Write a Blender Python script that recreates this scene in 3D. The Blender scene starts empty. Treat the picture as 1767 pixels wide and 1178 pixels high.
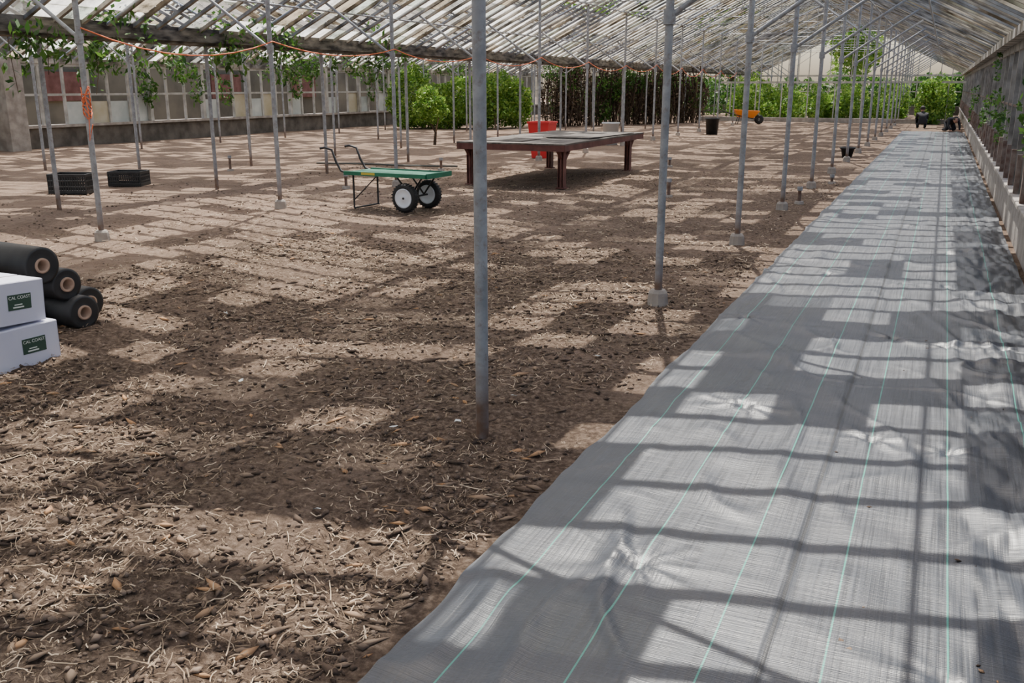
import bpy, math, random
import numpy as np
from mathutils import Vector, Matrix, noise
random.seed(7); rng=np.random.default_rng(7)
S=bpy.context.scene
COL=S.collection
R=math.radians

# ------------------------------------------------------------------ helpers
def link(o,parent=None):
    COL.objects.link(o)
    if parent: o.parent=parent
    return o
def empty(name,loc=(0,0,0),rz=0):
    o=bpy.data.objects.new(name,None); o.location=loc; o.rotation_euler=(0,0,rz); o.empty_display_size=.2
    return link(o)
class MB:
    """mesh builder"""
    def __init__(s): s.v=[];s.f=[];s.m=[];s.sm=[]
    def add(s,vs,fs,mi=0,smooth=False):
        b=len(s.v); s.v.extend([tuple(x) for x in vs])
        for f in fs: s.f.append(tuple(b+i for i in f)); s.m.append(mi); s.sm.append(smooth)
    def box(s,c,d,mi=0,rot=None):
        hx,hy,hz=d[0]/2,d[1]/2,d[2]/2
        vs=[Vector((x,y,z)) for x in(-hx,hx) for y in(-hy,hy) for z in(-hz,hz)]
        if rot is not None: vs=[rot@v for v in vs]
        c=Vector(c); vs=[v+c for v in vs]
        s.add(vs,[(0,1,3,2),(4,6,7,5),(0,4,5,1),(2,3,7,6),(0,2,6,4),(1,5,7,3)],mi)
    def beam(s,a,b,w,h,mi=0,up=(0,0,1)):
        a=Vector(a);b=Vector(b);d=(b-a).normalized();u=Vector(up)
        r=d.cross(u)
        if r.length<1e-4: r=d.cross(Vector((1,0,0)))
        r.normalize();u=r.cross(d)
        vs=[]
        for p in(a,b):
            for i,j in((-1,-1),(1,-1),(1,1),(-1,1)): vs.append(p+r*(i*w/2)+u*(j*h/2))
        s.add(vs,[(0,1,2,3),(7,6,5,4),(0,4,5,1),(1,5,6,2),(2,6,7,3),(3,7,4,0)],mi)
    def tube(s,pts,r,n=8,mi=0,cap=True):
        pts=[Vector(p) for p in pts]
        rs=r if isinstance(r,(list,tuple)) else [r]*len(pts)
        vs=[];N=len(pts);prev=None
        for i,p in enumerate(pts):
            if i==0:d=pts[1]-p
            elif i==N-1:d=p-pts[i-1]
            else:d=(pts[i+1]-p).normalized()+(p-pts[i-1]).normalized()
            d.normalize()
            if prev is None:
                x=d.cross(Vector((0,0,1)))
                if x.length<1e-3:x=d.cross(Vector((1,0,0)))
            else:x=prev-d*prev.dot(d)
            x.normalize();prev=x;y=d.cross(x)
            for k in range(n):
                a=2*math.pi*k/n; vs.append(p+(x*math.cos(a)+y*math.sin(a))*rs[i])
        fs=[]
        for i in range(N-1):
            for k in range(n):
                k2=(k+1)%n; fs.append((i*n+k,i*n+k2,(i+1)*n+k2,(i+1)*n+k))
        s.add(vs,fs,mi,True)
        if cap: s.add(vs[:n],[tuple(range(n))[::-1]],mi); s.add(vs[-n:],[tuple(range(n))],mi)
    def lathe(s,prof,c=(0,0,0),n=24,mi=0,axis='z',smooth=True):
        vs=[];c=Vector(c)
        for r,z in prof:
            for k in range(n):
                a=2*math.pi*k/n; x,y=r*math.cos(a),r*math.sin(a)
                if axis=='z':v=Vector((x,y,z))
                elif axis=='y':v=Vector((x,z,y))
                else:v=Vector((z,x,y))
                vs.append(v+c)
        fs=[]
        for i in range(len(prof)-1):
            for k in range(n):
                k2=(k+1)%n;fs.append((i*n+k,i*n+k2,(i+1)*n+k2,(i+1)*n+k))
        s.add(vs,fs,mi,smooth)
    def obj(s,name,mats,parent=None,loc=None,bevel=0):
        me=bpy.data.meshes.new(name);me.from_pydata(s.v,[],s.f)
        for m in (mats if isinstance(mats,(list,tuple)) else [mats]): me.materials.append(m)
        me.polygons.foreach_set('material_index',s.m);me.polygons.foreach_set('use_smooth',s.sm);me.update()
        o=bpy.data.objects.new(name,me)
        if loc:o.location=loc
        link(o,parent)
        if bevel:
            b=o.modifiers.new('bevel','BEVEL');b.width=bevel;b.segments=2;b.limit_method='ANGLE'
        return o
def npmesh(name,v,f,mat,parent=None,smooth=False,mi=None):
    me=bpy.data.meshes.new(name);v=np.asarray(v,dtype=np.float32);f=np.asarray(f,dtype=np.int32);k=f.shape[1]
    me.vertices.add(len(v));me.vertices.foreach_set('co',v.ravel())
    me.loops.add(f.size);me.loops.foreach_set('vertex_index',f.ravel())
    me.polygons.add(len(f));me.polygons.foreach_set('loop_start',np.arange(0,f.size,k,dtype=np.int32))
    me.polygons.foreach_set('loop_total',np.full(len(f),k,dtype=np.int32))
    for m in (mat if isinstance(mat,(list,tuple)) else [mat]):me.materials.append(m)
    if mi is not None:me.polygons.foreach_set('material_index',np.asarray(mi,dtype=np.int32))
    me.update(calc_edges=True);me.validate()
    if smooth:me.polygons.foreach_set('use_smooth',np.ones(len(me.polygons),dtype=bool))
    o=bpy.data.objects.new(name,me);link(o,parent);return o

# ------------------------------------------------------------------ materials
def mat(name):
    m=bpy.data.materials.new(name);m.use_nodes=True;nt=m.node_tree
    return m,nt,nt.nodes['Principled BSDF'],nt.nodes['Material Output']
def N(nt,t,**k):
    n=nt.nodes.new(t)
    for a,b in k.items():
        if a in n.inputs.keys(): n.inputs[a].default_value=b
        else:setattr(n,a,b)
    return n
def ramp(nt,fac,stops,interp='LINEAR'):
    r=nt.nodes.new('ShaderNodeValToRGB');r.color_ramp.interpolation=interp
    e=r.color_ramp.elements
    while len(e)<len(stops):e.new(.5)
    for x,(p,c) in zip(e,stops):x.position=p;x.color=(*c,1)
    nt.links.new(fac,r.inputs[0]);return r.outputs[0]
def simple(name,c,rough=.6,metal=0,c2=None,scale=8,bump=0,bscale=60,spec=.5,stretch=None):
    m,nt,b,o=mat(name);b.inputs['Roughness'].default_value=rough;b.inputs['Metallic'].default_value=metal
    b.inputs['Specular IOR Level'].default_value=spec
    tc=N(nt,'ShaderNodeTexCoord');src=tc.outputs['Object']
    if stretch:
        mp=N(nt,'ShaderNodeMapping');mp.inputs['Scale'].default_value=stretch;nt.links.new(src,mp.inputs[0]);src=mp.outputs[0]
    if c2:
        n=N(nt,'ShaderNodeTexNoise');n.inputs['Scale'].default_value=scale;n.inputs['Detail'].default_value=6
        nt.links.new(src,n.inputs['Vector'])
        nt.links.new(ramp(nt,n.outputs['Fac'],[(.35,c),(.65,c2)]),b.inputs['Base Color'])
    else:b.inputs['Base Color'].default_value=(*c,1)
    if bump:
        n=N(nt,'ShaderNodeTexNoise');n.inputs['Scale'].default_value=bscale;n.inputs['Detail'].default_value=4
        nt.links.new(src,n.inputs['Vector'])
        bp=N(nt,'ShaderNodeBump');bp.inputs['Strength'].default_value=bump;bp.inputs['Distance'].default_value=.01
        nt.links.new(n.outputs['Fac'],bp.inputs['Height']);nt.links.new(bp.outputs[0],b.inputs['Normal'])
    return m
def island(name,stops,rough=.8,transl=0):
    m,nt,b,o=mat(name);g=N(nt,'ShaderNodeNewGeometry')
    c=ramp(nt,g.outputs['Random Per Island'],stops);nt.links.new(c,b.inputs['Base Color'])
    b.inputs['Roughness'].default_value=rough;b.inputs['Specular IOR Level'].default_value=.3
    if transl:
        t=N(nt,'ShaderNodeBsdfTranslucent');nt.links.new(c,t.inputs[0]);mx=N(nt,'ShaderNodeMixShader');mx.inputs[0].default_value=transl
        nt.links.new(b.outputs[0],mx.inputs[1]);nt.links.new(t.outputs[0],mx.inputs[2]);nt.links.new(mx.outputs[0],o.inputs[0])
    return m
def pane(name,transp,tint,diff,fac,lo=.3):
    """dirty horticultural glass: see-through part + translucent grime"""
    m,nt,b,o=mat(name);nt.nodes.remove(b)
    t=N(nt,'ShaderNodeBsdfTransparent');t.inputs[0].default_value=(*[transp*x for x in tint],1)
    tl=N(nt,'ShaderNodeBsdfTranslucent');df=N(nt,'ShaderNodeBsdfDiffuse')
    tc=N(nt,'ShaderNodeTexCoord');n=N(nt,'ShaderNodeTexNoise');n.inputs['Scale'].default_value=3.1;n.inputs['Detail'].default_value=8;n.inputs['Roughness'].default_value=.7
    nt.links.new(tc.outputs['Object'],n.inputs['Vector'])
    c=ramp(nt,n.outputs['Fac'],[(.36,tuple(x*lo for x in diff)),(.56,diff)])
    nt.links.new(c,tl.inputs[0]);nt.links.new(c,df.inputs[0])
    m1=N(nt,'ShaderNodeMixShader');m1.inputs[0].default_value=.22
    nt.links.new(tl.outputs[0],m1.inputs[1]);nt.links.new(df.outputs[0],m1.inputs[2])
    m2=N(nt,'ShaderNodeMixShader');m2.inputs[0].default_value=fac
    nt.links.new(t.outputs[0],m2.inputs[1]);nt.links.new(m1.outputs[0],m2.inputs[2]);nt.links.new(m2.outputs[0],o.inputs[0])
    return m
GALV=simple('galvanised_steel',(.26,.27,.285),.55,.3,(.38,.39,.41),14,.15,40)
RUST=simple('rusty_steel',(.12,.065,.045),.8,.1,(.24,.19,.16),9,.3,60)
CONC=simple('concrete',(.24,.21,.185),.95,0,(.38,.34,.30),5,.6,40)
CONCD=simple('concrete_dark',(.07,.06,.05),.95,0,(.15,.13,.11),3,.5,30)
WOODG=simple('weathered_bar',(.08,.07,.057),.9,0,(.44,.41,.36),3,.3,40)
GUT=simple('gutter_grime',(.02,.017,.014),.9,0,(.18,.16,.13),3.5,.4,20,stretch=(1,1,4))
WHITEP=simple('weathered_white_paint',(.30,.29,.26),.8,0,(.50,.48,.44),4,.2,40)
BLACKP=simple('black_plastic',(.012,.012,.013),.5,0,(.025,.025,.026),8)
RUB=simple('rubber',(.013,.013,.014),.75)
WHITEM=simple('white_hub',(.68,.72,.78),.4)
GREENM=simple('green_paint',(.006,.12,.065),.4,0,(.01,.16,.09),8)
BLACKM=simple('black_steel',(.02,.02,.022),.45,.3)
TRED=simple('red_oxide_paint',(.085,.026,.02),.7,0,(.15,.055,.042),6,.2,50)
PLY=simple('grey_plywood',(.06,.05,.042),.85,0,(.17,.15,.13),2.2,.2,30,stretch=(4,.5,1))
REDP=simple('red_plastic',(.62,.02,.025),.45)
ORANGE=simple('orange_plastic',(.85,.25,.02),.45)
WHITEPL=simple('white_plastic',(.62,.64,.66),.5)
CARD=simple('white_cardboard',(.60,.60,.72),.75,0,(.66,.66,.76),3)
CARDB=simple('brown_cardboard',(.40,.26,.15),.85)
CORE=simple('paper_core',(.42,.28,.20),.85)
ORCORD=simple('orange_cord',(.75,.16,.05),.6)
LABEL=simple('label_green',(.03,.07,.045),.6)
LABW=simple('label_text',(.75,.78,.72),.6)
SKIN=simple('skin',(.42,.24,.17),.6)
CLOTH=simple('dark_cloth',(.018,.018,.024),.9)
HAIR=simple('dark_hair',(.02,.014,.01),.7)
BRICK=simple('brick_red',(.13,.05,.035),.9,0,(.20,.09,.07),4)
OUTB=simple('outbuilding_render',(.07,.065,.045),.9,0,(.18,.16,.11),.7)

def tools(nt):
    tc=N(nt,'ShaderNodeTexCoord')
    def nz(scale,det=8,rough=.6,vec=None):
        n=N(nt,'ShaderNodeTexNoise');n.inputs['Scale'].default_value=scale;n.inputs['Detail'].default_value=det;n.inputs['Roughness'].default_value=rough
        nt.links.new(vec or tc.outputs['Object'],n.inputs['Vector']);return n.outputs['Fac']
    def mth(op,a,b_=None):
        n=N(nt,'ShaderNodeMath',operation=op)
        for i,x in enumerate((a,b_)):
            if x is None:continue
            if isinstance(x,(int,float)):n.inputs[i].default_value=x
            else:nt.links.new(x,n.inputs[i])
        return n.outputs[0]
    def mixc(fac,a,b_):
        n=N(nt,'ShaderNodeMix',data_type='RGBA')
        for s,x in ((n.inputs[0],fac),(n.inputs[6],a),(n.inputs[7],b_)):
            if isinstance(x,tuple):s.default_value=(*x,1)
            elif isinstance(x,(int,float)):s.default_value=x
            else:nt.links.new(x,s)
        return n.outputs[2]
    def mr(x,a,b_,c=0,d=1):
        n=N(nt,'ShaderNodeMapRange');nt.links.new(x,n.inputs[0]);n.inputs[1].default_value=a;n.inputs[2].default_value=b_;n.inputs[3].default_value=c;n.inputs[4].default_value=d
        return n.outputs[0]
    def smap(v):
        mp=N(nt,'ShaderNodeMapping');mp.inputs['Scale'].default_value=v;nt.links.new(tc.outputs['Object'],mp.inputs[0]);return mp.outputs[0]
    sx=N(nt,'ShaderNodeSeparateXYZ');nt.links.new(tc.outputs['Object'],sx.inputs[0])
    return tc,nz,mth,mixc,mr,smap,sx

POSTM,nt,b,o=mat('post_steel')
tc,nz,mth,mixc,mr,smap,sx=tools(nt)
rz_=mr(mth('ADD',sx.outputs[2],mth('MULTIPLY',nz(9,6),.9)),.95,.45)
rn=ramp(nt,nz(22,7,.7),[(.52,(0,0,0)),(.66,(1,1,1))])
gc=ramp(nt,nz(10,6),[(.35,(.23,.24,.255)),(.65,(.37,.38,.40))])
nt.links.new(mixc(mth('MAXIMUM',rz_,mth('MULTIPLY',rn,.5)),gc,(.15,.09,.06)),b.inputs['Base Color']);b.inputs['Roughness'].default_value=.6;b.inputs['Metallic'].default_value=.2

# soil
SOIL,nt,b,o=mat('soil')
tc,nz,mth,mixc,mr,smap,sx=tools(nt)
bare=ramp(nt,nz(3),[(.3,(.27,.185,.135)),(.7,(.39,.285,.215))])
mul=ramp(nt,nz(30,8,.75),[(.32,(.055,.038,.028)),(.5,(.165,.116,.085)),(.68,(.40,.30,.225))])
cov=mth('MAXIMUM',mth('MULTIPLY',mr(sx.outputs[0],-9.5,-4.6),.62),mth('MULTIPLY',mr(sx.outputs[1],6.4,3.8),.64))
cov=mth('MAXIMUM',cov,.24)
cov=mth('ADD',cov,mth('MULTIPLY',mth('SUBTRACT',nz(.9,6),.5),1.8))
cov=mth('ADD',cov,mth('MULTIPLY',mth('SUBTRACT',nz(14,6,.7),.5),1.5))
nt.links.new(mixc(mr(cov,.1,.68),bare,mul),b.inputs['Base Color']);b.inputs['Roughness'].default_value=1;b.inputs['Specular IOR Level'].default_value=.1
bp=N(nt,'ShaderNodeBump');bp.inputs['Strength'].default_value=1;bp.inputs['Distance'].default_value=.045
nt.links.new(mth('ADD',nz(26,9,.75),mth('MULTIPLY',nz(5),.8)),bp.inputs['Height']);nt.links.new(bp.outputs[0],b.inputs['Normal'])

# woven fabric
FAB,nt,b,o=mat('woven_weed_fabric')
tc,nz,mth,mixc,mr,smap,sx=tools(nt)
st=nz(1,3,.5,smap((80,1.5,1)));wv=nz(1,2,.5,smap((4,230,1)))
base=ramp(nt,mth('ADD',mth('MULTIPLY',st,.6),mth('MULTIPLY',wv,.4)),[(.38,(.012,.015,.021)),(.62,(.036,.043,.056))])
base=mixc(mth('MULTIPLY',ramp(nt,nz(1.4,8,.65),[(.48,(0,0,0)),(.75,(1,1,1))]),.22),base,(.12,.11,.10))
lines=None
for lx in(-1.1,-.775,-.45,-.14,.18,.5):
    d=mth('LESS_THAN',mth('ABSOLUTE',mth('SUBTRACT',sx.outputs[0],lx)),.0028)
    lines=d if lines is None else mth('MAXIMUM',lines,d)
base=mixc(lines,base,(.035,.25,.19))
seam=mth('LESS_THAN',mth('ABSOLUTE',mth('ADD',sx.outputs[0],.298)),.006)
base=mixc(mth('MULTIPLY',seam,.8),base,(.006,.006,.006))
nt.links.new(base,b.inputs['Base Color']);nt.links.new(mr(st,.3,.7,.34,.48),b.inputs['Roughness']);b.inputs['Specular IOR Level'].default_value=.72
bp=N(nt,'ShaderNodeBump');bp.inputs['Strength'].default_value=.4;bp.inputs['Distance'].default_value=.004
nt.links.new(mth('ADD',st,wv),bp.inputs['Height']);nt.links.new(bp.outputs[0],b.inputs['Normal'])

LEAF=island('leaf_green',[(0,(.02,.06,.01)),(.5,(.055,.14,.02)),(1,(.12,.24,.04))],.5,.35)
LEAFB=island('leaf_bright',[(0,(.06,.15,.02)),(.5,(.15,.30,.04)),(1,(.34,.46,.09))],.5,.4)
LEAFD=island('leaf_dark',[(0,(.012,.02,.008)),(.6,(.035,.05,.018)),(1,(.09,.11,.04))],.6,.2)
DRY=island('dry_vine',[(0,(.03,.02,.014)),(.6,(.09,.062,.042)),(1,(.22,.16,.11))],.9,.15)
STRAW=island('straw',[(0,(.12,.08,.05)),(.5,(.28,.20,.13)),(1,(.60,.47,.33))],.8)
CHIP=island('wood_chip',[(0,(.04,.026,.019)),(.6,(.13,.088,.062)),(.9,(.29,.205,.14)),(1,(.45,.24,.11))],.9)
CLOD=island('soil_clod',[(0,(.06,.04,.03)),(1,(.26,.19,.14))],1)
SCRAP=island('paper_scrap',[(0,(.50,.52,.50)),(1,(.7,.7,.67))],.6)
P_CLEAR=pane('glass_dusty',.60,(.93,.97,1),(.72,.70,.62),.40,.5)
P_WHITE=pane('glass_whitewashed',.25,(1,.97,.92),(.97,.95,.87),.88,.5)
P_DIRTY=pane('glass_grimy',.22,(.9,.85,.75),(.42,.35,.25),.87,.12)
P_GREEN=pane('glass_algae',.25,(.85,.95,.8),(.60,.64,.54),.85,.2)

# ------------------------------------------------------------------ dimensions
BAY=3.05
XE=.78; XV=-10.6; XW=-21.95          # east wall, valley gutter, west wall
ZE=2.3; ZR=5.05
Y0=-8.; Y1=60.
def roofz(x):
    for a,c in((XV,XE),(XW,XV)):
        if a<=x<=c:
            m=(a+c)/2;return ZE+(ZR-ZE)*(1-abs(x-m)/((c-a)/2))
    return ZE

# ------------------------------------------------------------------ floor
def axis(segs):
    out=[segs[0][0]]
    for a,b_,st in segs:
        n=max(1,round((b_-a)/st));out+= [a+(b_-a)*(i+1)/n for i in range(n)]
    return np.array(out)
gx=axis([(-90,-24,6),(-24,-10,.5),(-10,-6,.08),(-6,-1.3,.025),(-1.3,3,.5),(3,60,6)])
gy=axis([(-15,0,3),(0,1.2,.2),(1.2,6.5,.025),(6.5,11,.07),(11,20,.2),(20,60,1.2),(60,140,8)])
def gz(x,y):
    if x>-1.34 or x<-23 or y>60: return -.004
    k=min(1,(-1.34-x)/.25)
    z=.030*noise.noise((x*.7,y*.7,0))+.014*noise.noise((x*3,y*3,2))+.014*noise.noise((x*11,y*11,5))
    if y<12: z+=.013*noise.noise((x*27,y*27,8))
    return (z-.004)*k-.004*(1-k)
V=np.zeros((len(gy),len(gx),3))
for j,y in enumerate(gy):
    for i,x in enumerate(gx): V[j,i]=(x,y,gz(x,y))
def gridf(nj,ni):
    a=np.arange(nj*ni).reshape(nj,ni);return np.stack([a[:-1,:-1],a[:-1,1:],a[1:,1:],a[1:,:-1]],-1).reshape(-1,4)
npmesh('floor',V.reshape(-1,3),gridf(len(gy),len(gx)),SOIL,smooth=True)

# ------------------------------------------------------------------ litter
def ribbons(name,n,mat_,region,ln,wd,zoff=.005,lift=.012,parent=None,pw=1.7):
    vs=[];fs=[]
    for k in range(n):
        while True:
            x=random.uniform(region[0],region[1]);y=region[2]+(region[3]-region[2])*random.random()**pw
            if noise.noise((x*1.1,y*1.1,9))*.9+random.uniform(-.3,.7)>0:break
        L=random.uniform(*ln)*(.25+.75*random.random()**3);w=random.uniform(*wd);a=random.uniform(0,6.283);c=random.gauss(0,.3)
        z=gz(x,y)+zoff;b0=len(vs);tl=random.uniform(-.2,.2)
        for i in range(4):
            s=(i/3-.5)*L;aa=a+c*(i/3-.5);px=x+math.cos(aa)*s;py=y+math.sin(aa)*s
            nxx,nyy=-math.sin(aa)*w/2,math.cos(aa)*w/2;zz=z+lift*random.random()+tl*s*.5+abs(tl)*L*.2
            vs.append((px+nxx,py+nyy,zz));vs.append((px-nxx,py-nyy,zz+w*.4))
        for i in range(3):fs.append((b0+2*i,b0+2*i+1,b0+2*i+3,b0+2*i+2))
    return npmesh(name,vs,fs,mat_,parent)
def clods(name,n,mat_,region,sz,flat=.6,long=1.,parent=None,pw=1.7,cl=True):
    base=np.array([(1,0,0),(0,1,0),(-1,0,0),(0,-1,0),(0,0,1),(0,0,-1)],float)
    tf=np.array([(0,1,4),(1,2,4),(2,3,4),(3,0,4),(1,0,5),(2,1,5),(3,2,5),(0,3,5)])
    vs=[];fs=[]
    for k in range(n):
        while True:
            x=random.uniform(region[0],region[1]);y=region[2]+(region[3]-region[2])*random.random()**pw
            if (not cl) or noise.noise((x*1.1,y*1.1,9))+random.uniform(-.3,.7)>0:break
        s=sz[0]+(sz[1]-sz[0])*random.random()**3
        p=base*(1+rng.uniform(-.35,.35,(6,1)))*s*np.array([long,1/max(1,long*.8),flat])
        a=random.uniform(0,6.28);ca,sa=math.cos(a),math.sin(a)
        q=p.copy();q[:,0]=p[:,0]*ca-p[:,1]*sa;q[:,1]=p[:,0]*sa+p[:,1]*ca
        q[:,2]+=q[:,0]*random.uniform(-.25,.25)
        q+=np.array([x,y,gz(x,y)+s*flat*.4]);b0=len(vs);vs.extend(q);fs.extend(tf+b0)
    return npmesh(name,vs,fs,mat_,parent)
lit=empty('mulch_litter')
ribbons('straw_bits',26000,STRAW,(-6.8,-1.38,1.3,9),(.03,.15),(.0013,.0042),parent=lit)
ribbons('straw_bits_far',9000,STRAW,(-9,-1.45,6,18),(.05,.16),(.004,.009),parent=lit,pw=1)
clods('wood_chips',9000,CHIP,(-6.5,-1.36,1.3,9),(.005,.030),.4,2.1,parent=lit)
clods('soil_clods',22000,CLOD,(-6.5,-1.36,1.2,9),(.003,.018),.75,parent=lit)
clods('soil_clods_far',6000,CLOD,(-12,-1.4,6,17),(.006,.024),.5,parent=lit,pw=1)
clods('fabric_crumbs',110,CHIP,(-1.2,.5,1.6,8),(.003,.014),.5,1.4,parent=lit,cl=False).location.z=.028
ps=MB()
for x,y in((-2.05,2.72),(-2.0,3.8),(-1.9,4.25),(-3.45,3.95),(-4.55,5.1),(-1.75,5.15),(-2.25,3.62)):
    s=random.uniform(.018,.032);z=gz(x,y)+.016
    vv=[(x+s*math.cos(k*1.257)*random.uniform(.4,1.1),y+s*math.sin(k*1.257)*random.uniform(.4,1.1),z+random.uniform(0,.02)) for k in range(5)]
    ps.add(vv,[(0,1,2),(0,2,3),(0,3,4)])
ps.obj('paper_scraps',SCRAP)

# ------------------------------------------------------------------ weed fabric strip
fx=np.linspace(-1.285,.75,130);fy=axis([(0.2,8,.017),(8,12,.04),(12,18,.08),(18,37.5,.3)])
st_=[]
for k in range(20):
    for lx in(-1.1,-.775,-.14,.18,.5):
        if random.random()<.85: st_.append((lx+random.uniform(-.02,.02),.9+1.85*k+random.uniform(-.12,.12)+(.0 if lx<-.5 else -.15),random.uniform(0,6),random.choice((6,7,8,9)),random.uniform(.5,1.2)))
XX,YY=np.meshgrid(fx,fy);ZZ=np.zeros_like(XX)
for j,y in enumerate(fy):
    for i,x in enumerate(fx):
        z=.012*noise.noise((x*1.6,y*1.1,3))+.007*noise.noise((x*5,y*3.5,7))
        r=noise.noise((x*2.2+y*.7,y*1.1-x*.5,11));z+=.016*math.exp(-(r*13)**2)*max(0,noise.noise((x,y*.6,20))+.15)*1.8
        r=noise.noise((x*1.3-y*.4,y*1.7+x*.3,41));z+=.011*math.exp(-(r*18)**2)*max(0,noise.noise((x,y*.6,50))+.1)*1.8
        r=noise.noise((x*3-y*.9,y*1.2+x*.8,71));z+=.007*math.exp(-(r*14)**2)*max(0,noise.noise((x*1.3,y*.9,60))+.15)*1.6
        if x>.12: z+=min(1,(x-.12)/.3)*(.022*noise.noise((x*5,y*3.2,1))+.024*abs(noise.noise((x*9+y,y*2,4)))+.009*noise.noise((x*20,y*7,4)))
        ZZ[j,i]=.026+z
for sx_,sy_,ph,k,am in st_:
    dx=XX-sx_;dy=YY-sy_;r=np.sqrt(dx*dx+dy*dy);m=r<.8;th=np.arctan2(dy,dx)
    cs=np.cos(k*th[m]*.5+ph)**4 + .6*np.cos((k-2)*th[m]*.5+ph*2)**6
    ZZ[m]+=(-.018*np.exp(-(r[m]/.04)**2)+am*.014*cs*np.minimum(1,r[m]/.04)*np.exp(-r[m]/.14))
ZZ+=.008*(1/(1+np.exp((XX+.30+.006*np.sin(YY*1.3))/.004)))
ZZ=np.maximum(ZZ,.004)
edge=np.array([.022*noise.noise((0,y*1.3,0))+.014*noise.noise((3,y*5,0)) for y in fy])
XX+=edge[:,None]*((.75-XX)/2.0)
npmesh('landscape_fabric_strip',np.stack([XX,YY,ZZ],-1).reshape(-1,3),gridf(len(fy),len(fx)),FAB,smooth=True)

# ------------------------------------------------------------------ posts
def post_mesh(h,r,foot,brace=0,bz=2.08):
    m=MB();m.tube([(0,0,.0),(0,0,h)],r,12,0)
    if foot:
        m.lathe([(0,.0),(.082,.0),(.078,.06),(.072,.10),(.055,.122),(0,.125)],n=10,mi=1,smooth=False)
    m.tube([(0,0,bz-.05),(0,0,bz+.05)],r*1.5,12,0)
    if brace:
        m.tube([(0,0,bz),(brace*1.25,0,bz+.85)],.021,8,0)
    return m
mpA=post_mesh(roofz(-1.83),.030,False,1)
mpAf=post_mesh(roofz(-1.83),.030,True,1)
mpB=post_mesh(roofz(-8.1),.030,True,-1)
mpC=post_mesh(ZE-.05,.030,False,0)
mpD=post_mesh(roofz(-13.2),.028,False,1)
mpE=post_mesh(ZR-.03,.028,False,0)
mpF=post_mesh(roofz(-19.3),.028,False,-1)
meshes={}
def put_post(key,mb,x,y):
    if key not in meshes:
        ob=mb.obj('support_post',[POSTM,CONC]);meshes[key]=ob.data
    else:
        ob=link(bpy.data.objects.new('support_post',meshes[key]))
    ob.location=(x,y,-.01)
for k in range(-3,19):
    y=3.73+BAY*k
    put_post('A' if k==0 else 'Af',mpA if k==0 else mpAf,-1.83,y)
    if k>=1:put_post('B',mpB,-8.1,y+.5)
    put_post('C',mpC,XV,y-.95)
    put_post('D',mpD,-13.1,y-.1)
    if k%2==1:put_post('E',mpE,(XV+XW)/2+.3,y+.3)
    put_post('F',mpF,-19.3,y)

# ------------------------------------------------------------------ frame
fr=MB()
for k in range(-3,19):
    y=3.73+BAY*k
    for a,c in((XV,XE),(XW,XV)):
        m=(a+c)/2
        fr.tube([(a,y,ZE),(m,y,ZR-.03)],.024,6);fr.tube([(m,y,ZR-.03),(c,y,ZE)],.024,6)
        pa,pb=(c-2.6,a+2.5)
        z=roofz(pa)-.05
        fr.tube([(pb,y,z),(pa,y,z)],.012,5)
        fr.tube([(m,y,z),(m,y,ZR-.05)],.010,5)
        fr.tube([(m-1.5,y,z),(m-.75,y,roofz(m-.75)-.04)],.010,5);fr.tube([(m+1.5,y,z),(m+.75,y,roofz(m+.75)-.04)],.010,5)
        fr.tube([(pa,y,2.75),(pa-1.1,y,z)],.012,5);fr.tube([(pb,y,2.75),(pb+1.1,y,z)],.012,5)
for a,c in((XV,XE),(XW,XV)):
    m=(a+c)/2;hw=(c-a)/2
    for sgn in(-1,1):
        for t in(.04,.27,.545,.80):
            x=m+sgn*hw*t;fr.tube([(x,Y0,roofz(x)-.055),(x,Y1,roofz(x)-.055)],.015,6)
    fr.tube([(m,Y0,ZR-.09),(m,Y1,ZR-.09)],.03,6)
fr.obj('greenhouse_frame',GALV)

# ------------------------------------------------------------------ roof glazing
roof=empty('greenhouse_roof')
NB=.4357
bars=MB();pv=[];pf=[];pm=[]
nb=int((Y1-Y0)/NB)
for gi,(a,c) in enumerate(((XV,XE),(XW,XV))):
    m=(a+c)/2;hw=(c-a)/2
    for sgn in(-1,1):
        A=Vector((m+sgn*hw,0,ZE));B=Vector((m,0,ZR))
        for i in range(nb+1):
            Yv=Vector((0,Y0+i*NB,0))
            bars.beam(A+Yv,B+Yv,.056,.045)
        NP=12
        for i in range(nb):
            y=Y0+(i+.5)*NB
            for j in range(NP):
                s0=j/NP;s1=(j+1)/NP+.004
                P0=A.lerp(B,s0);P1=A.lerp(B,s1);px=(P0.x+P1.x)/2
                pz=(P0.z+P1.z)/2
                gxx=px+.155*pz;gyy=y-.49*pz         # where this pane's sunlight lands
                q=noise.noise((gxx*.8,gyy*.8,31+gi))*.9+random.uniform(-.45,.45)
                miss=-.24
                if gi==0:
                    if gxx>-1.4:
                        miss=(.10 if gxx<-.85 else .28) if gxx<.10 else -.24
                    elif -11<gxx<-3.6 and 5.8<gyy<11.5 and gxx< -1.9-.35*(gyy-2): miss=.16
                    elif gyy<6: miss=-.28
                    elif gyy>11: miss=-.14
                else: miss=-.06
                if q<miss: continue
                w=NB/2-.012
                off=Vector((0,0,.03+.012*(j%2)))
                vs=[P0+Vector((0,y-w,0))+off,P0+Vector((0,y+w,0))+off,P1+Vector((0,y+w,.006))+off,P1+Vector((0,y-w,.006))+off]
                b0=len(pv);pv.extend([tuple(v) for v in vs]);pf.append((b0,b0+1,b0+2,b0+3))
                r=random.random()
                if gi==0 and sgn==1: mi=2 if r<.44 else (1 if r<.68 else (0 if r<.86 else 3))
                else: mi=1 if r<.52 else (2 if r<.70 else (3 if r<.84 else 0))
                pm.append(mi)
    bars.beam((m,Y0,ZR+.06),(m,Y1,ZR+.06),.16,.06)
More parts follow.
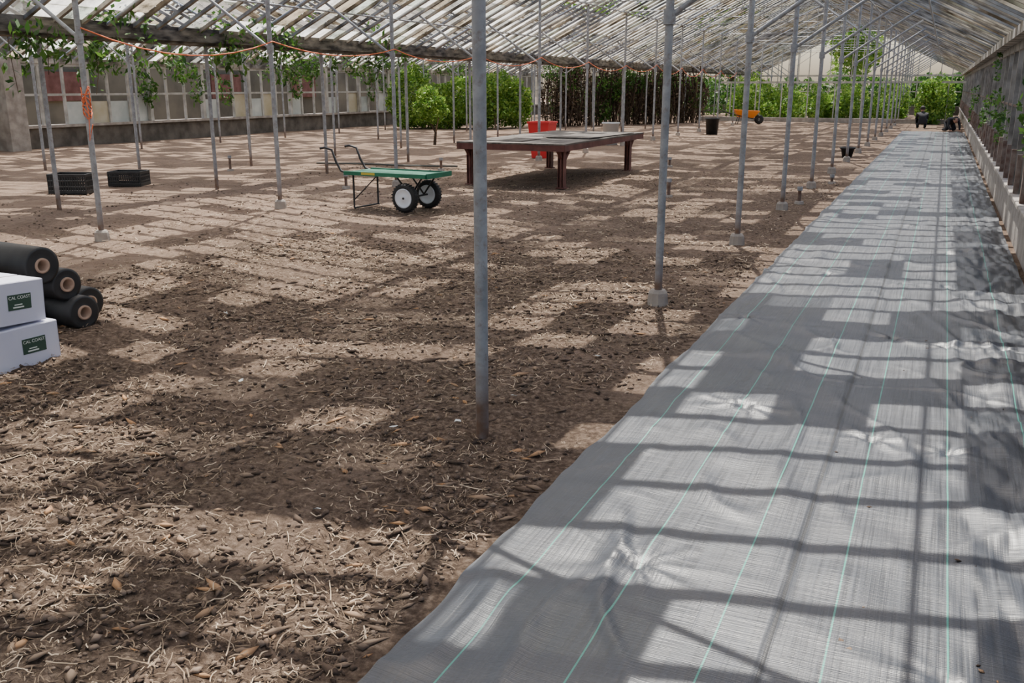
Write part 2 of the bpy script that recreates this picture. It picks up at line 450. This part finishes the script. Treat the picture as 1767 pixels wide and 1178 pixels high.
for x in(XE,XW): bars.beam((x,Y0,ZE-.05),(x,Y1,ZE-.05),.14,.12)
bars.obj('glazing_bars',WOODG,roof)
npmesh('glass_panes',pv,pf,[P_CLEAR,P_WHITE,P_DIRTY,P_GREEN],roof,mi=pm)
g=MB();g.beam((XV,Y0,ZE-.02),(XV,Y1,ZE-.02),.34,.16);g.beam((XV-.2,Y0,ZE+.04),(XV-.2,Y1,ZE+.04),.04,.2);g.beam((XV+.2,Y0,ZE+.04),(XV+.2,Y1,ZE+.04),.04,.2)
g.obj('valley_gutter',GUT,roof)

# ------------------------------------------------------------------ east wall
wr=empty('wall_right')
w=MB();w.box((XE+.13,26,.19),(.2,68,.42),0)
w.box((XE+.13,26,.42),(.26,68,.05),0)
w.obj('curb',CONC,wr,bevel=.01)
w=MB()
y=-7.5
while y<60:
    w.box((XE+.12,y,1.32),(.09,.075,1.86),0);
    w.box((XE+.05,y,.62),(.05,.09,.5),1)
    y+=1.02
w.beam((XE+.1,Y0,ZE-.16),(XE+.1,Y1,ZE-.16),.05,.12)
w.beam((XE+.1,Y0,1.35),(XE+.1,Y1,1.35),.03,.03,1)
w.obj('studs',[simple('grey_stud',(.13,.12,.105),.9,0,(.30,.28,.25),4,.3,30),RUST],wr)
vs=[];fs=[]
def wire(p,q,t=.0022):
    b0=len(vs);vs.extend([(p[0],p[1]-t,p[2]),(p[0],p[1]+t,p[2]),(q[0],q[1]+t,q[2]),(q[0],q[1]-t,q[2])]);fs.append((b0,b0+1,b0+2,b0+3))
y=3.
while y<24:
    for dy in(1.1,-1.1): wire((XE+.17,y,.45),(XE+.17,y+dy,2.2))
    y+=.085
npmesh('wire_netting',vs,fs,RUST,wr)

# ------------------------------------------------------------------ west wall
wl=empty('wall_left')
w=MB();w.box((XW-.1,26,.26),(.25,68,.54),0);w.box((XW-.05,26,.56),(.36,68,.07),1)
w.box((XW+.3,17.0,1.12),(.62,.55,2.26),1)
w.obj('concrete_base',[CONCD,CONC],wl)
w=MB();y=-7.6;i=0
PS=simple('pale_glazing_sheet',(.36,.40,.39),.4,0,(.58,.60,.56),1.5)
PY=simple('yellowed_sheet',(.40,.34,.20),.5,0,(.52,.48,.38),1.5)
while y<60:
    w.box((XW,y,1.4),(.06,.07,1.7),0)
    if i%3==0: w.box((XW+.05,y,1.4),(.12,.12,1.7),0)
    if y<41:
        r=random.random()
        if r<.7:
            hh=random.choice((.6,.75,.68));w.box((XW-.03,y+.38,.59+hh/2),(.012,.70,hh),1 if random.random()<.75 else 2)
    y+=.76;i+=1
w.beam((XW,Y0,1.38),(XW,Y1,1.38),.05,.06);w.beam((XW,Y0,2.18),(XW,Y1,2.18),.07,.12)
w.obj('studs_and_sheets',[WHITEP,PS,PY],wl)
w=MB();w.box((-26,26,1.6),(.3,70,3.2),0)
for yy in(19,22.5,30,35): w.box((-25.8,yy,1.6),(.1,1.7,.9),1)
w.obj('outbuilding',[OUTB,BRICK])

# ------------------------------------------------------------------ end walls
for nm,yy in(('wall_back',Y1),('wall_front',Y0)):
    w=MB();w.box(((XE+XW)/2,yy,.25),(XE-XW,.2,.5),0)
    x=XW
    while x<XE:
        w.box((x,yy,(roofz(x)+.5)/2),(.05,.05,roofz(x)-.5),1);x+=.6
    w.beam((XW,yy,2.2),(XE,yy,2.2),.08,.1,1);w.beam((XW,yy,1.3),(XE,yy,1.3),.05,.05,1)
    w.obj(nm,[CONCD,WHITEP])
w=MB();w.box((-5.2,46.2,.09),(11.2,.25,.2),0);w.obj('bed_curb',CONC)
w=MB();w.beam((-10,47,1.78),(XE,47,1.78),.06,.09)
for x in np.arange(-9.5,.8,1.2): w.beam((x,47,0),(x,47,1.78),.05,.05)
w.obj('bed_rail',WHITEP)

# ------------------------------------------------------------------ foliage
def leaves(name,blobs,size,mat_,parent=None,drop=0):
    P=[]
    for cx,cy,cz,rx,ry,rz,n in blobs:
        u=rng.normal(size=(n,3));u/=np.linalg.norm(u,axis=1)[:,None];rr=rng.uniform(.55,1,(n,1))**.6
        lump=1+.18*np.sin(u[:,:1]*7+cx)*np.cos(u[:,2:]*6+cy)
        p=u*rr*lump*np.array([rx,ry,rz])+np.array([cx,cy,cz]);P.append(p)
    P=np.concatenate(P);P=P[P[:,2]>.02];n=len(P)
    a=rng.normal(size=(n,3));a/=np.linalg.norm(a,axis=1)[:,None]
    b_=rng.normal(size=(n,3));b_-=a*(a*b_).sum(1)[:,None];b_/=np.linalg.norm(b_,axis=1)[:,None]
    if drop: a[:,2]-=drop
    s=size*rng.uniform(.6,1.3,(n,1))
    v=np.stack([P-a*s,P+b_*s*.45,P+a*s,P-b_*s*.45],1).reshape(-1,3)
    f=np.arange(4*n).reshape(-1,4)
    return npmesh(name,v,f,mat_,parent)
hb=[(-17.0,33.6,1.0,1.8,1.0,1.0,8000),(-18.9,32.4,1.15,.9,.9,1.2,5000),(-16.2,34.3,1.15,1.2,.9,1.05,4000),(-18.0,33.2,.6,1.1,1.1,.7,2500),(-15.6,35,.9,.7,.6,.95,2500)]
hed=empty('hedge_bush');leaves('foliage',hb,.075,LEAFB,hed)
t=MB()
for i in range(14):
    x=random.uniform(-19,-15.5);t.tube([(x,33.4,0),(x+random.uniform(-.3,.3),33.4,.7),(x+random.uniform(-.5,.5),33.3,1.4)],[.03,.02,.01],6)
t.obj('stems',DRY,hed)
tr=empty('young_tree');t=MB();t.tube([(-13,23.6,0),(-12.97,23.62,.35),(-13.1,23.6,.6),(-13.15,23.6,1.1)],[.045,.035,.03,.02],8);t.tube([(-12.97,23.62,.35),(-12.8,23.5,.75)],[.03,.015],6);t.obj('trunk',DRY,tr)
leaves('canopy',[(-13.1,23.6,1.0,.48,.5,.4,1700),(-13.25,23.7,1.35,.3,.4,.28,600)],.055,LEAFB,tr)
dv=empty('dry_vine_thicket');t=MB()
A=Vector((-14.6,36.6,0));B=Vector((-10.3,43.2,0))
for i in range(420):
    p=A.lerp(B,random.random())+Vector((random.uniform(-.5,.5),random.uniform(-.4,.4),0));h=random.uniform(1.2,2.8);q=p+Vector((random.uniform(-.5,.5),random.uniform(-.4,.4),h))
    t.tube([p,p.lerp(q,.5)+Vector((random.uniform(-.2,.2),random.uniform(-.2,.2),0)),q],random.uniform(.008,.024),4,cap=False)
t.obj('stems',DRY,dv)
bl=[]
for i in range(12):
    p=A.lerp(B,i/11);bl.append((p.x,p.y,random.uniform(.8,1.6),.6,.5,random.uniform(.8,1.3),random.randint(450,1200)))
leaves('dead_leaves',bl,.07,DRY,dv)
bl=[]
for i in range(16):
    p=A.lerp(B,random.random());bl.append((p.x,p.y-.3,random.uniform(.4,2.4),.45,.4,.4,220))
leaves('living_leaves',bl,.07,LEAF,dv)
bl=[]
for i in range(70):
    h=random.uniform(.3,1.05);bl.append((random.uniform(-9.5,-1.9),random.uniform(47.5,56),h*.8,random.uniform(.25,.6),.5,h,360))
for i in range(12): bl.append((random.uniform(-.9,.15),random.uniform(45.5,54),.8,.45,.6,random.uniform(.8,1.2),800))
bl+= [(-8.8,49,1.1,1.1,1,1.2,1500)]
leaves('tall_weeds',bl,.09,LEAFB)
bl=[]
for i in range(16): bl.append((random.uniform(-20,-12),random.uniform(46,58),1.0,1.2,1.2,random.uniform(.8,1.4),600))
leaves('shrub_row',bl,.1,LEAF)
bl=[]
for i in range(26): bl.append((random.uniform(-24,4),random.uniform(63,67),random.uniform(.6,1.4),1.6,1.2,1.1,420))
leaves('background_hedge',bl,.2,LEAF)
bl=[];t=MB()
for yc in(8.8,9.9,12.2,13.8,16.4):
    for i in range(4): bl.append((XV+random.uniform(-.5,.5),yc+random.uniform(-.5,.6),ZE+random.uniform(-.3,.4),.3,.45,.22,60))
    for i in range(3):
        x=XV+random.uniform(-.3,.3);y=yc+random.uniform(-.5,.5);L=random.uniform(.3,.9)
        t.tube([(x,y,ZE),(x+random.uniform(-.1,.1),y,ZE-L*.5),(x+random.uniform(-.1,.1),y,ZE-L)],.006,4);bl.append((x,y,ZE-L*.6,.1,.12,L*.5,24))
vv=empty('climbing_vine');leaves('foliage',bl,.055,LEAF,vv,.4);t.obj('stems',DRY,vv)
bl=[]
for i in range(46):
    y=random.uniform(13,44);bl.append((XW+random.uniform(-.3,.7),y,random.uniform(2.0,2.9),.5,.8,.35,110))
for i in range(14):
    y=random.uniform(14,40);bl.append((XW+random.uniform(-.2,.3),y,random.uniform(1.4,2.1),.2,.3,.5,80))
leaves('wall_creeper',bl,.085,LEAF,wl,.4)
bl=[]
for i in range(40): bl.append((XE+random.uniform(1.2,2.2),random.uniform(2,60),random.uniform(.4,1.7),.6,1.3,.8,650))
leaves('hedgerow',bl,.07,LEAFD)
bl=[];t=MB();bg_=[]
for i in range(60):
    y=random.uniform(5,30);bl.append((XE+.28,y,random.uniform(.6,2.2),.08,.35,.35,90))
    if i%4==0: bg_.append((XE+.05,random.uniform(9,34),random.uniform(.7,2.0),.1,.3,.3,50))
    t.tube([(XE+.26,y,.4),(XE+.22,y+random.uniform(-.3,.3),1.3),(XE+.26,y+random.uniform(-.5,.5),2.2)],.007,4)
leaves('dry_ivy',bl,.05,DRY,wr);t.obj('ivy_stems',DRY,wr);leaves('green_ivy',bg_,.05,LEAF,wr)
def tree(x,y,h,r,n=2600):
    e=empty('broadleaf_tree');t=MB();t.tube([(x,y,0),(x+.2,y,h*.4),(x,y,h*.75)],[.25,.18,.08],8);t.obj('trunk',DRY,e)
    leaves('canopy',[(x+random.uniform(-r,r)*.6,y+random.uniform(-r,r)*.6,h*.62+random.uniform(-.3,.35)*h*.6,r*.55,r*.55,r*.5,n//6) for _ in range(7)],.22,LEAFB,e)
for x,y,h,r in((-33,20,7,3),(-35,31,8,3.5),(-32,42,7,3),(-32,54,9,4),(-24,70,10,4),(-15,74,9,4),(-7,80,7,3),(-38,66,12,5)): tree(x,y,h,r)

# ------------------------------------------------------------------ orange cord
c=MB();pts=[]
ys=[7.28+BAY*i for i in range(12)]
P=[Vector((-8.1+.04,y+0,2.2+random.uniform(-.06,.06))) for y in ys]
for a,b_ in zip(P[:-1],P[1:]):
    sag=random.uniform(.12,.28)
    for i in range(8):
        t_=i/8;q=a.lerp(b_,t_);q.z-=sag*4*t_*(1-t_);pts.append(q)
pts.append(P[-1]);c.tube(pts,.008,5)
q=[]
for i in range(60):
    a=i*.9;q.append((-8.1+.042*math.cos(a),7.28+.042*math.sin(a),1.28+.3*i/60+.05*math.sin(i*1.7)))
c.tube(q,.006,4);c.tube([(-8.06,7.24,1.5),(-8.02,7.22,1.3),(-8.05,7.22,1.05),(-8.0,7.24,1.22)],.006,5)
c.obj('orange_cord',ORCORD)

# ------------------------------------------------------------------ garden cart
cart=empty('garden_cart',(-6.63,10.90,0),R(-4))
m=MB();L0,L1,W0,W1=-.60,.70,-.30,.30
for y in(W0,W1): m.beam((L0,y,.48),(L1,y,.48),.035,.05)
for x in(L0,L1,-.2,.25): m.beam((x,W0,.47),(x,W1,.47),.035,.04)
for y in np.linspace(W0+.07,W1-.07,9): m.beam((L0,y,.488),(L1,y,.488),.05,.008)
for x in np.linspace(L0+.1,L1-.1,8): m.beam((x,W0,.480),(x,W1,.480),.02,.008)
m.beam((L1+.01,W0,.485),(L1+.01,W1,.485),.02,.06)
m.obj('deck',GREENM,cart)
m=MB()
for y in(W0+.03,W1-.03):
    m.tube([(-.48,y,.46),(-.48,y,.02),(-.46,y,.01)],.014,8)
    m.tube([(-.54,y,.46),(-.68,y,.50),(-.76,y,.62),(-.82,y,.77),(-.94,y,.80),(-1.02,y,.785)],.016,8)
    m.tube([(.15,y*.6,.45),(.36,y*.6,.2)],.012,6);m.tube([(.55,y*.6,.45),(.36,y*.6,.2)],.012,6)
m.tube([(-.48,W0+.03,.015),(-.48,W1-.03,.015)],.012,8)
m.tube([(.36,-.30,.19),(.36,.30,.19)],.013,8)
m.tube([(-.48,W0+.03,.12),(-.1,W0+.03,.45)],.008,6)
m.obj('frame_and_handles',BLACKM,cart)
m=MB();m.box((-.2,W0-.018,.483),(.22,.003,.03));m.obj('deck_label',simple('yellow_label',(.5,.42,.05),.5),cart)
for i,y in enumerate((-.28,.28)):
    m=MB()
    prof=[(.115,-.035),(.13,-.045),(.16,-.05),(.182,-.035),(.19,0),(.182,.035),(.16,.05),(.13,.045),(.115,.035),(.115,-.035)]
    m.lathe(prof,(.36,y,.19),32,0,'y')
    m.lathe([(0,-.04),(.03,-.045),(.04,-.040),(.095,-.038),(.108,-.046),(.127,-.054),(.127,.054),(.108,.046),(.095,.038),(.04,.04),(.03,.045),(0,.04)],(.36,y,.19),28,1,'y')
    m.lathe([(0,-.055),(.014,-.055),(.014,-.02)],(.36,y,.19),10,2,'y')
    for k in range(28):
        a=2*math.pi*k/28;m.box((.36+.188*math.cos(a),y,.19+.188*math.sin(a)),(.012,.085,.008),0,Matrix.Rotation(-a+math.pi/2,3,'Y'))
    m.obj('wheel_%d'%(i+1),[RUB,WHITEM,BLACKM],cart)

# ------------------------------------------------------------------ table
tb=empty('work_table',(0,0,0));m=MB()
x0,x1,y0,y1,zt=-7.3,-5.38,14.0,18.35,.72
m.box(((x0+x1)/2,(y0+y1)/2,zt-.012),(x1-x0,y1-y0,.024),1)
for y in np.linspace(y0+.3,y1-.3,5): m.box(((x0+x1)/2,y,zt-.05),(x1-x0-.05,.05,.05),0)
for x in(x0+.03,x1-.03):
    m.box((x,(y0+y1)/2,zt-.07),(.05,y1-y0,.1),0)
for y in(y0+.03,y1-.03): m.box(((x0+x1)/2,y,zt-.07),(x1-x0,.05,.1),0)
for x in(x0+.14,x1-.14):
    for y in(y0+.25,y1-.55):
        m.box((x,y,.33),(.035,.12,.66),0);m.box((x-.045,y,.33),(.012,.13,.66),0);m.box((x+.045,y,.33),(.012,.13,.66),0)
        m.box((x,y,.01),(.16,.16,.02),0)
        m.beam((x,y+.05,.42),(x,y+.34,.64),.05,.06);m.beam((x,y-.05,.5),(x,y-.2,.64),.05,.06)
m.obj('table_frame',[TRED,PLY],tb)
m=MB()
m.box((x0+.55,y0+1.5,zt+.006),(.9,2.3,.012),0,Matrix.Rotation(.03,3,'Z'));m.box((x1-.5,y0+2.6,zt+.018),(.9,2.2,.012),0,Matrix.Rotation(-.05,3,'Z'))
m.obj('loose_boards',PLY,tb)

# ------------------------------------------------------------------ fabric rolls
def roll(x,y,z,r,L=1.9,rz=0):
    e=empty('weed_fabric_roll',(x,y,z),rz)
    m=MB();m.lathe([(.05,-L),(r*.7,-L-.003),(r,-L),(r*1.01,-L*.7),(r*.99,-L*.3),(r,0),(r*.85,.004),(r*.65,-.003),(.05,.002)],(0,0,0),36,0,'x')
    m.obj('fabric',BLACKP,e)
    m=MB();m.lathe([(.036,-L-.01),(.05,-L-.01),(.05,.012),(.036,.012),(.036,-L-.01)],(0,0,0),24,0,'x');m.obj('core',CORE,e)
ra=-R(6)
roll(-5.19,4.44,.115,.115,rz=ra);roll(-5.46,4.20,.115,.115,rz=ra)
roll(-5.40,4.68,.115,.11,rz=ra)
roll(-5.25,4.38,.315,.108,rz=ra)
roll(-5.24,4.20,.475,.122,rz=ra)
roll(-5.72,4.04,.30,.11,rz=ra)

# ------------------------------------------------------------------ boxes
def carton(x,y,z,rz,tilt):
    e=empty('cardboard_carton',(x,y,z),rz);e.rotation_euler=(tilt,0,rz)
    m=MB();D,W,H=.42,.50,.245;t=.006
    m.box((-D/2,0,t/2),(D,W,t));m.box((-t/2,0,H/2),(t,W,H));m.box((-D+t/2,0,H/2),(t,W,H))
    m.box((-D/2,-W/2+t/2,H/2),(D,t,H));m.box((-D/2,W/2-t/2,H/2),(D,t,H))
    m.box((-D*.25,0,H),(D*.47,W,t));m.box((-D*.75,0,H+.002),(D*.47,W,t));m.box((-D/2,0,H-.002),(D*.06,W*.98,t),1)
    m.obj('shell',[CARD,CARDB],e,bevel=.002)
    m=MB();m.box((.0015,.085,.13),(.002,.15,.09),0);m.box((.0025,.075,.10),(.002,.07,.008),1);m.box((.0025,.075,.115),(.002,.05,.006),1);m.obj('label',[LABEL,LABW],e)
    cu=bpy.data.curves.new('label_text','FONT');cu.body='CAL COAST';cu.size=.026;cu.extrude=.0004;cu.align_x='CENTER';cu.materials.append(LABW)
    o_=bpy.data.objects.new('label_text',cu);link(o_,e);o_.location=(.0035,.085,.148);o_.rotation_euler=(R(90),0,R(90))
carton(-4.75,3.595,.0,R(-4),0);carton(-4.77,3.55,.27,R(-1),R(-3))

# ------------------------------------------------------------------ crates
def crate(x,y,w,d,h,rz):
    e=empty('plastic_crate',(x,y,0),rz);m=MB()
    m.box((0,0,.012),(w-.04,d-.04,.02))
    for s in(-1,1):
        for z,hh in((.03,.05),(h*.36,.02),(h*.66,.02),(h-.02,.045)):
            m.box((0,s*(d/2-.01),z),(w,.02,hh));m.box((s*(w/2-.01),0,z),(.02,d-.04,hh))
        for x_ in np.linspace(-w/2+.01,w/2-.01,16): m.box((x_,s*(d/2-.01),h/2),(.022,.018,h))
        for y_ in np.linspace(-d/2+.03,d/2-.03,11): m.box((s*(w/2-.01),y_,h/2),(.018,.022,h))
    m.obj('lattice_body',BLACKP,e,bevel=.003)
crate(-12.22,10.55,.60,.42,.30,R(22));crate(-12.30,11.75,.55,.4,.24,R(22))

# ------------------------------------------------------------------ bins and pots
def tub(name,x,y,r0,r1,h,mt,n=28,square=False):
    m=MB();k=4 if square else n
    m.lathe([(0,.0),(r0,.0),(r1,h-.04),(r1+.025,h-.04),(r1+.025,h),(r1-.01,h),(r0-.015,.03),(0,.03)],n=k,mi=0,smooth=not square)
    return m.obj(name,mt,None,(x,y,0))
tub('trash_can',-7.2,32.8,.19,.23,.55,BLACKP)
tub('white_bucket',-8.5,25.7,.20,.23,.62,WHITEPL)
tub('black_nursery_pot',-1.95,23.5,.11,.15,.23,BLACKP)
tub('red_tub',-8.4,20.4,.26,.36,.82,REDP,square=True).rotation_euler[2]=R(45)

wb=empty('wheelbarrow',(-7.9,42.4,0),R(20));m=MB()
b0=[(-.3,-.2,.3),(.35,-.15,.26),(.35,.15,.26),(-.3,.2,.3)];t0=[(-.5,-.34,.62),(.6,-.30,.56),(.6,.30,.56),(-.5,.34,.62)]
m.add(b0+t0,[(3,2,1,0),(0,1,5,4),(1,2,6,5),(2,3,7,6),(3,0,4,7)])
o_=m.obj('tray',ORANGE,wb);sm=o_.modifiers.new('s','SOLIDIFY');sm.thickness=.012
m=MB()
for s in(-1,1):
    m.tube([(.62,s*.05,.2),(.2,s*.2,.26),(-.5,s*.27,.42),(-.95,s*.3,.55)],.018,6);m.tube([(-.25,s*.24,.36),(-.35,s*.26,0)],.016,6)
m.tube([(.62,-.1,.2),(.62,.1,.2)],.012,6);m.lathe([(.05,-.03),(.14,-.05),(.2,-.02),(.2,.02),(.14,.05),(.05,.03)],(.62,0,.2),20,0,'y');m.obj('wheel_and_frame',BLACKM,wb)

# ------------------------------------------------------------------ pipe stubs
for x,y,h in((-1.72,13.7,.24),(-3.6,13.7,.28),(-8.9,16.4,.25),(-12.6,14.6,.3),(-5.0,19,.2),(-8.7,12.8,.25),(-1.6,16.8,.16)):
    m=MB();m.tube([(0,0,-.01),(0,0,h)],.025,10,1);m.tube([(0,0,h-.05),(0,0,h)],.038,10,0);m.lathe([(0,0),(.07,0),(.06,.04),(0,.04)],n=9,mi=2,smooth=False)
    m.obj('pipe_stub',[GALV,RUST,CONC],None,(x,y,0))
m=MB();m.tube([(-12,16.6,.03),(-10.8,16.9,.03),(-9.9,16.8,.03),(-8.9,17.1,.03)],.020,8);m.obj('irrigation_pipe',simple('dark_pipe',(.09,.09,.08),.6))

# ------------------------------------------------------------------ people
def person(x,y,rz,joints,edges,cloth_r,head,name='crouching_person',hands=()):
    e=empty(name,(x,y,0),rz)
    me=bpy.data.meshes.new('body');me.from_pydata(joints,edges,[]);o_=bpy.data.objects.new('body',me);link(o_,e);me.materials.append(CLOTH)
    sk=o_.modifiers.new('skin','SKIN');sk.use_smooth_shade=True
    for i,d in enumerate(me.skin_vertices[0].data): d.radius=(cloth_r[i],cloth_r[i]);d.use_root=(i==0)
    sb=o_.modifiers.new('sub','SUBSURF');sb.levels=1;sb.render_levels=2
    m=MB();hx,hy,hz=head
    m.lathe([(.001,-.115),(.045,-.105),(.07,-.06),(.082,0),(.083,.05),(.065,.095),(.03,.115),(.001,.12)],(hx,hy,hz),18,0)
    m.lathe([(.001,.125),(.04,.12),(.078,.095),(.092,.05),(.092,.0),(.086,-.02)],(hx,hy-.012,hz+.005),18,1)
    m.box((hx,hy+.088,hz-.01),(.02,.03,.035),0);m.box((hx,hy+.08,hz-.052),(.04,.01,.008),2)
    for s in(-1,1):
        m.box((hx+s*.03,hy+.078,hz+.015),(.018,.01,.01),1);m.box((hx+s*.085,hy,hz),(.012,.03,.05),0)
    m.obj('head',[SKIN,HAIR,REDP],e)
    m=MB()
    for (a,b_,c_) in hands:
        m.box((a,b_,c_),(.07,.08,.03),0)
        for k in range(4): m.tube([(a-.026+k*.017,b_+.03,c_),(a-.028+k*.018,b_+.075,c_-.004),(a-.028+k*.018,b_+.10,c_-.02)],.008,6)
        m.tube([(a+.03,b_,c_),(a+.055,b_+.04,c_-.005)],.009,6)
    m.obj('hands',SKIN,e)
J=[(0,-.12,.28),(0,-.06,.42),(0,.04,.55),(0,.10,.63),(.17,.06,.56),(.20,.22,.38),(.12,.40,.24),(-.17,.06,.56),(-.20,.22,.38),(-.12,.40,.24),
   (.11,-.10,.27),(.16,.26,.34),(.13,.06,.07),(.13,.24,.04),(-.11,-.10,.27),(-.16,.26,.34),(-.13,.06,.07),(-.13,.24,.04)]
E=[(0,1),(1,2),(2,3),(2,4),(4,5),(5,6),(2,7),(7,8),(8,9),(0,10),(10,11),(11,12),(12,13),(0,14),(14,15),(15,16),(16,17)]
Rr=[.14,.14,.13,.05,.065,.045,.035,.065,.045,.035,.10,.075,.055,.04,.10,.075,.055,.04]
person(-.72,40.6,R(8),J,E,Rr,(0,.17,.74),hands=((.12,.42,.22),(-.12,.42,.22)))
J2=[(0,-.25,.34),(0,-.05,.42),(0,.16,.43),(0,.26,.42),(.16,.18,.42),(.20,.25,.22),(.16,.38,.06),(-.16,.18,.42),(-.20,.25,.22),(-.16,.38,.06),
    (.11,-.25,.30),(.13,.0,.07),(.13,-.38,.06),(.13,-.48,.05),(-.11,-.25,.30),(-.13,.0,.07),(-.13,-.38,.06),(-.13,-.48,.05)]
person(.32,38.7,R(200),J2,E,Rr,(0,.36,.42),name='kneeling_person',hands=((.16,.40,.045),(-.16,.40,.045)))

# ------------------------------------------------------------------ light, world, camera
sd=Vector((.30,-.93,-1.90)).normalized()
sun=bpy.data.lights.new('sun','SUN');sun.energy=10.5;sun.angle=R(.55);sun.color=(1,.95,.87)
so=link(bpy.data.objects.new('sun',sun));so.rotation_euler=sd.to_track_quat('-Z','Y').to_euler();so.location=(-3,10,20)
W=bpy.data.worlds.new('sky');S.world=W;W.use_nodes=True;nt=W.node_tree;bg=nt.nodes['Background']
sky=nt.nodes.new('ShaderNodeTexSky');sky.sky_type='NISHITA';sky.sun_disc=False;sky.sun_elevation=R(62);sky.sun_rotation=R(-18);sky.dust_density=3;sky.air_density=1.0
nt.links.new(sky.outputs[0],bg.inputs[0]);bg.inputs[1].default_value=.31
cam=bpy.data.cameras.new('camera');cam.sensor_width=36;cam.lens=32.78;cam.clip_end=400
co=link(bpy.data.objects.new('camera',cam));co.location=(0,0,1.6);co.rotation_euler=(R(90-15.3),0,R(24.2));S.camera=co
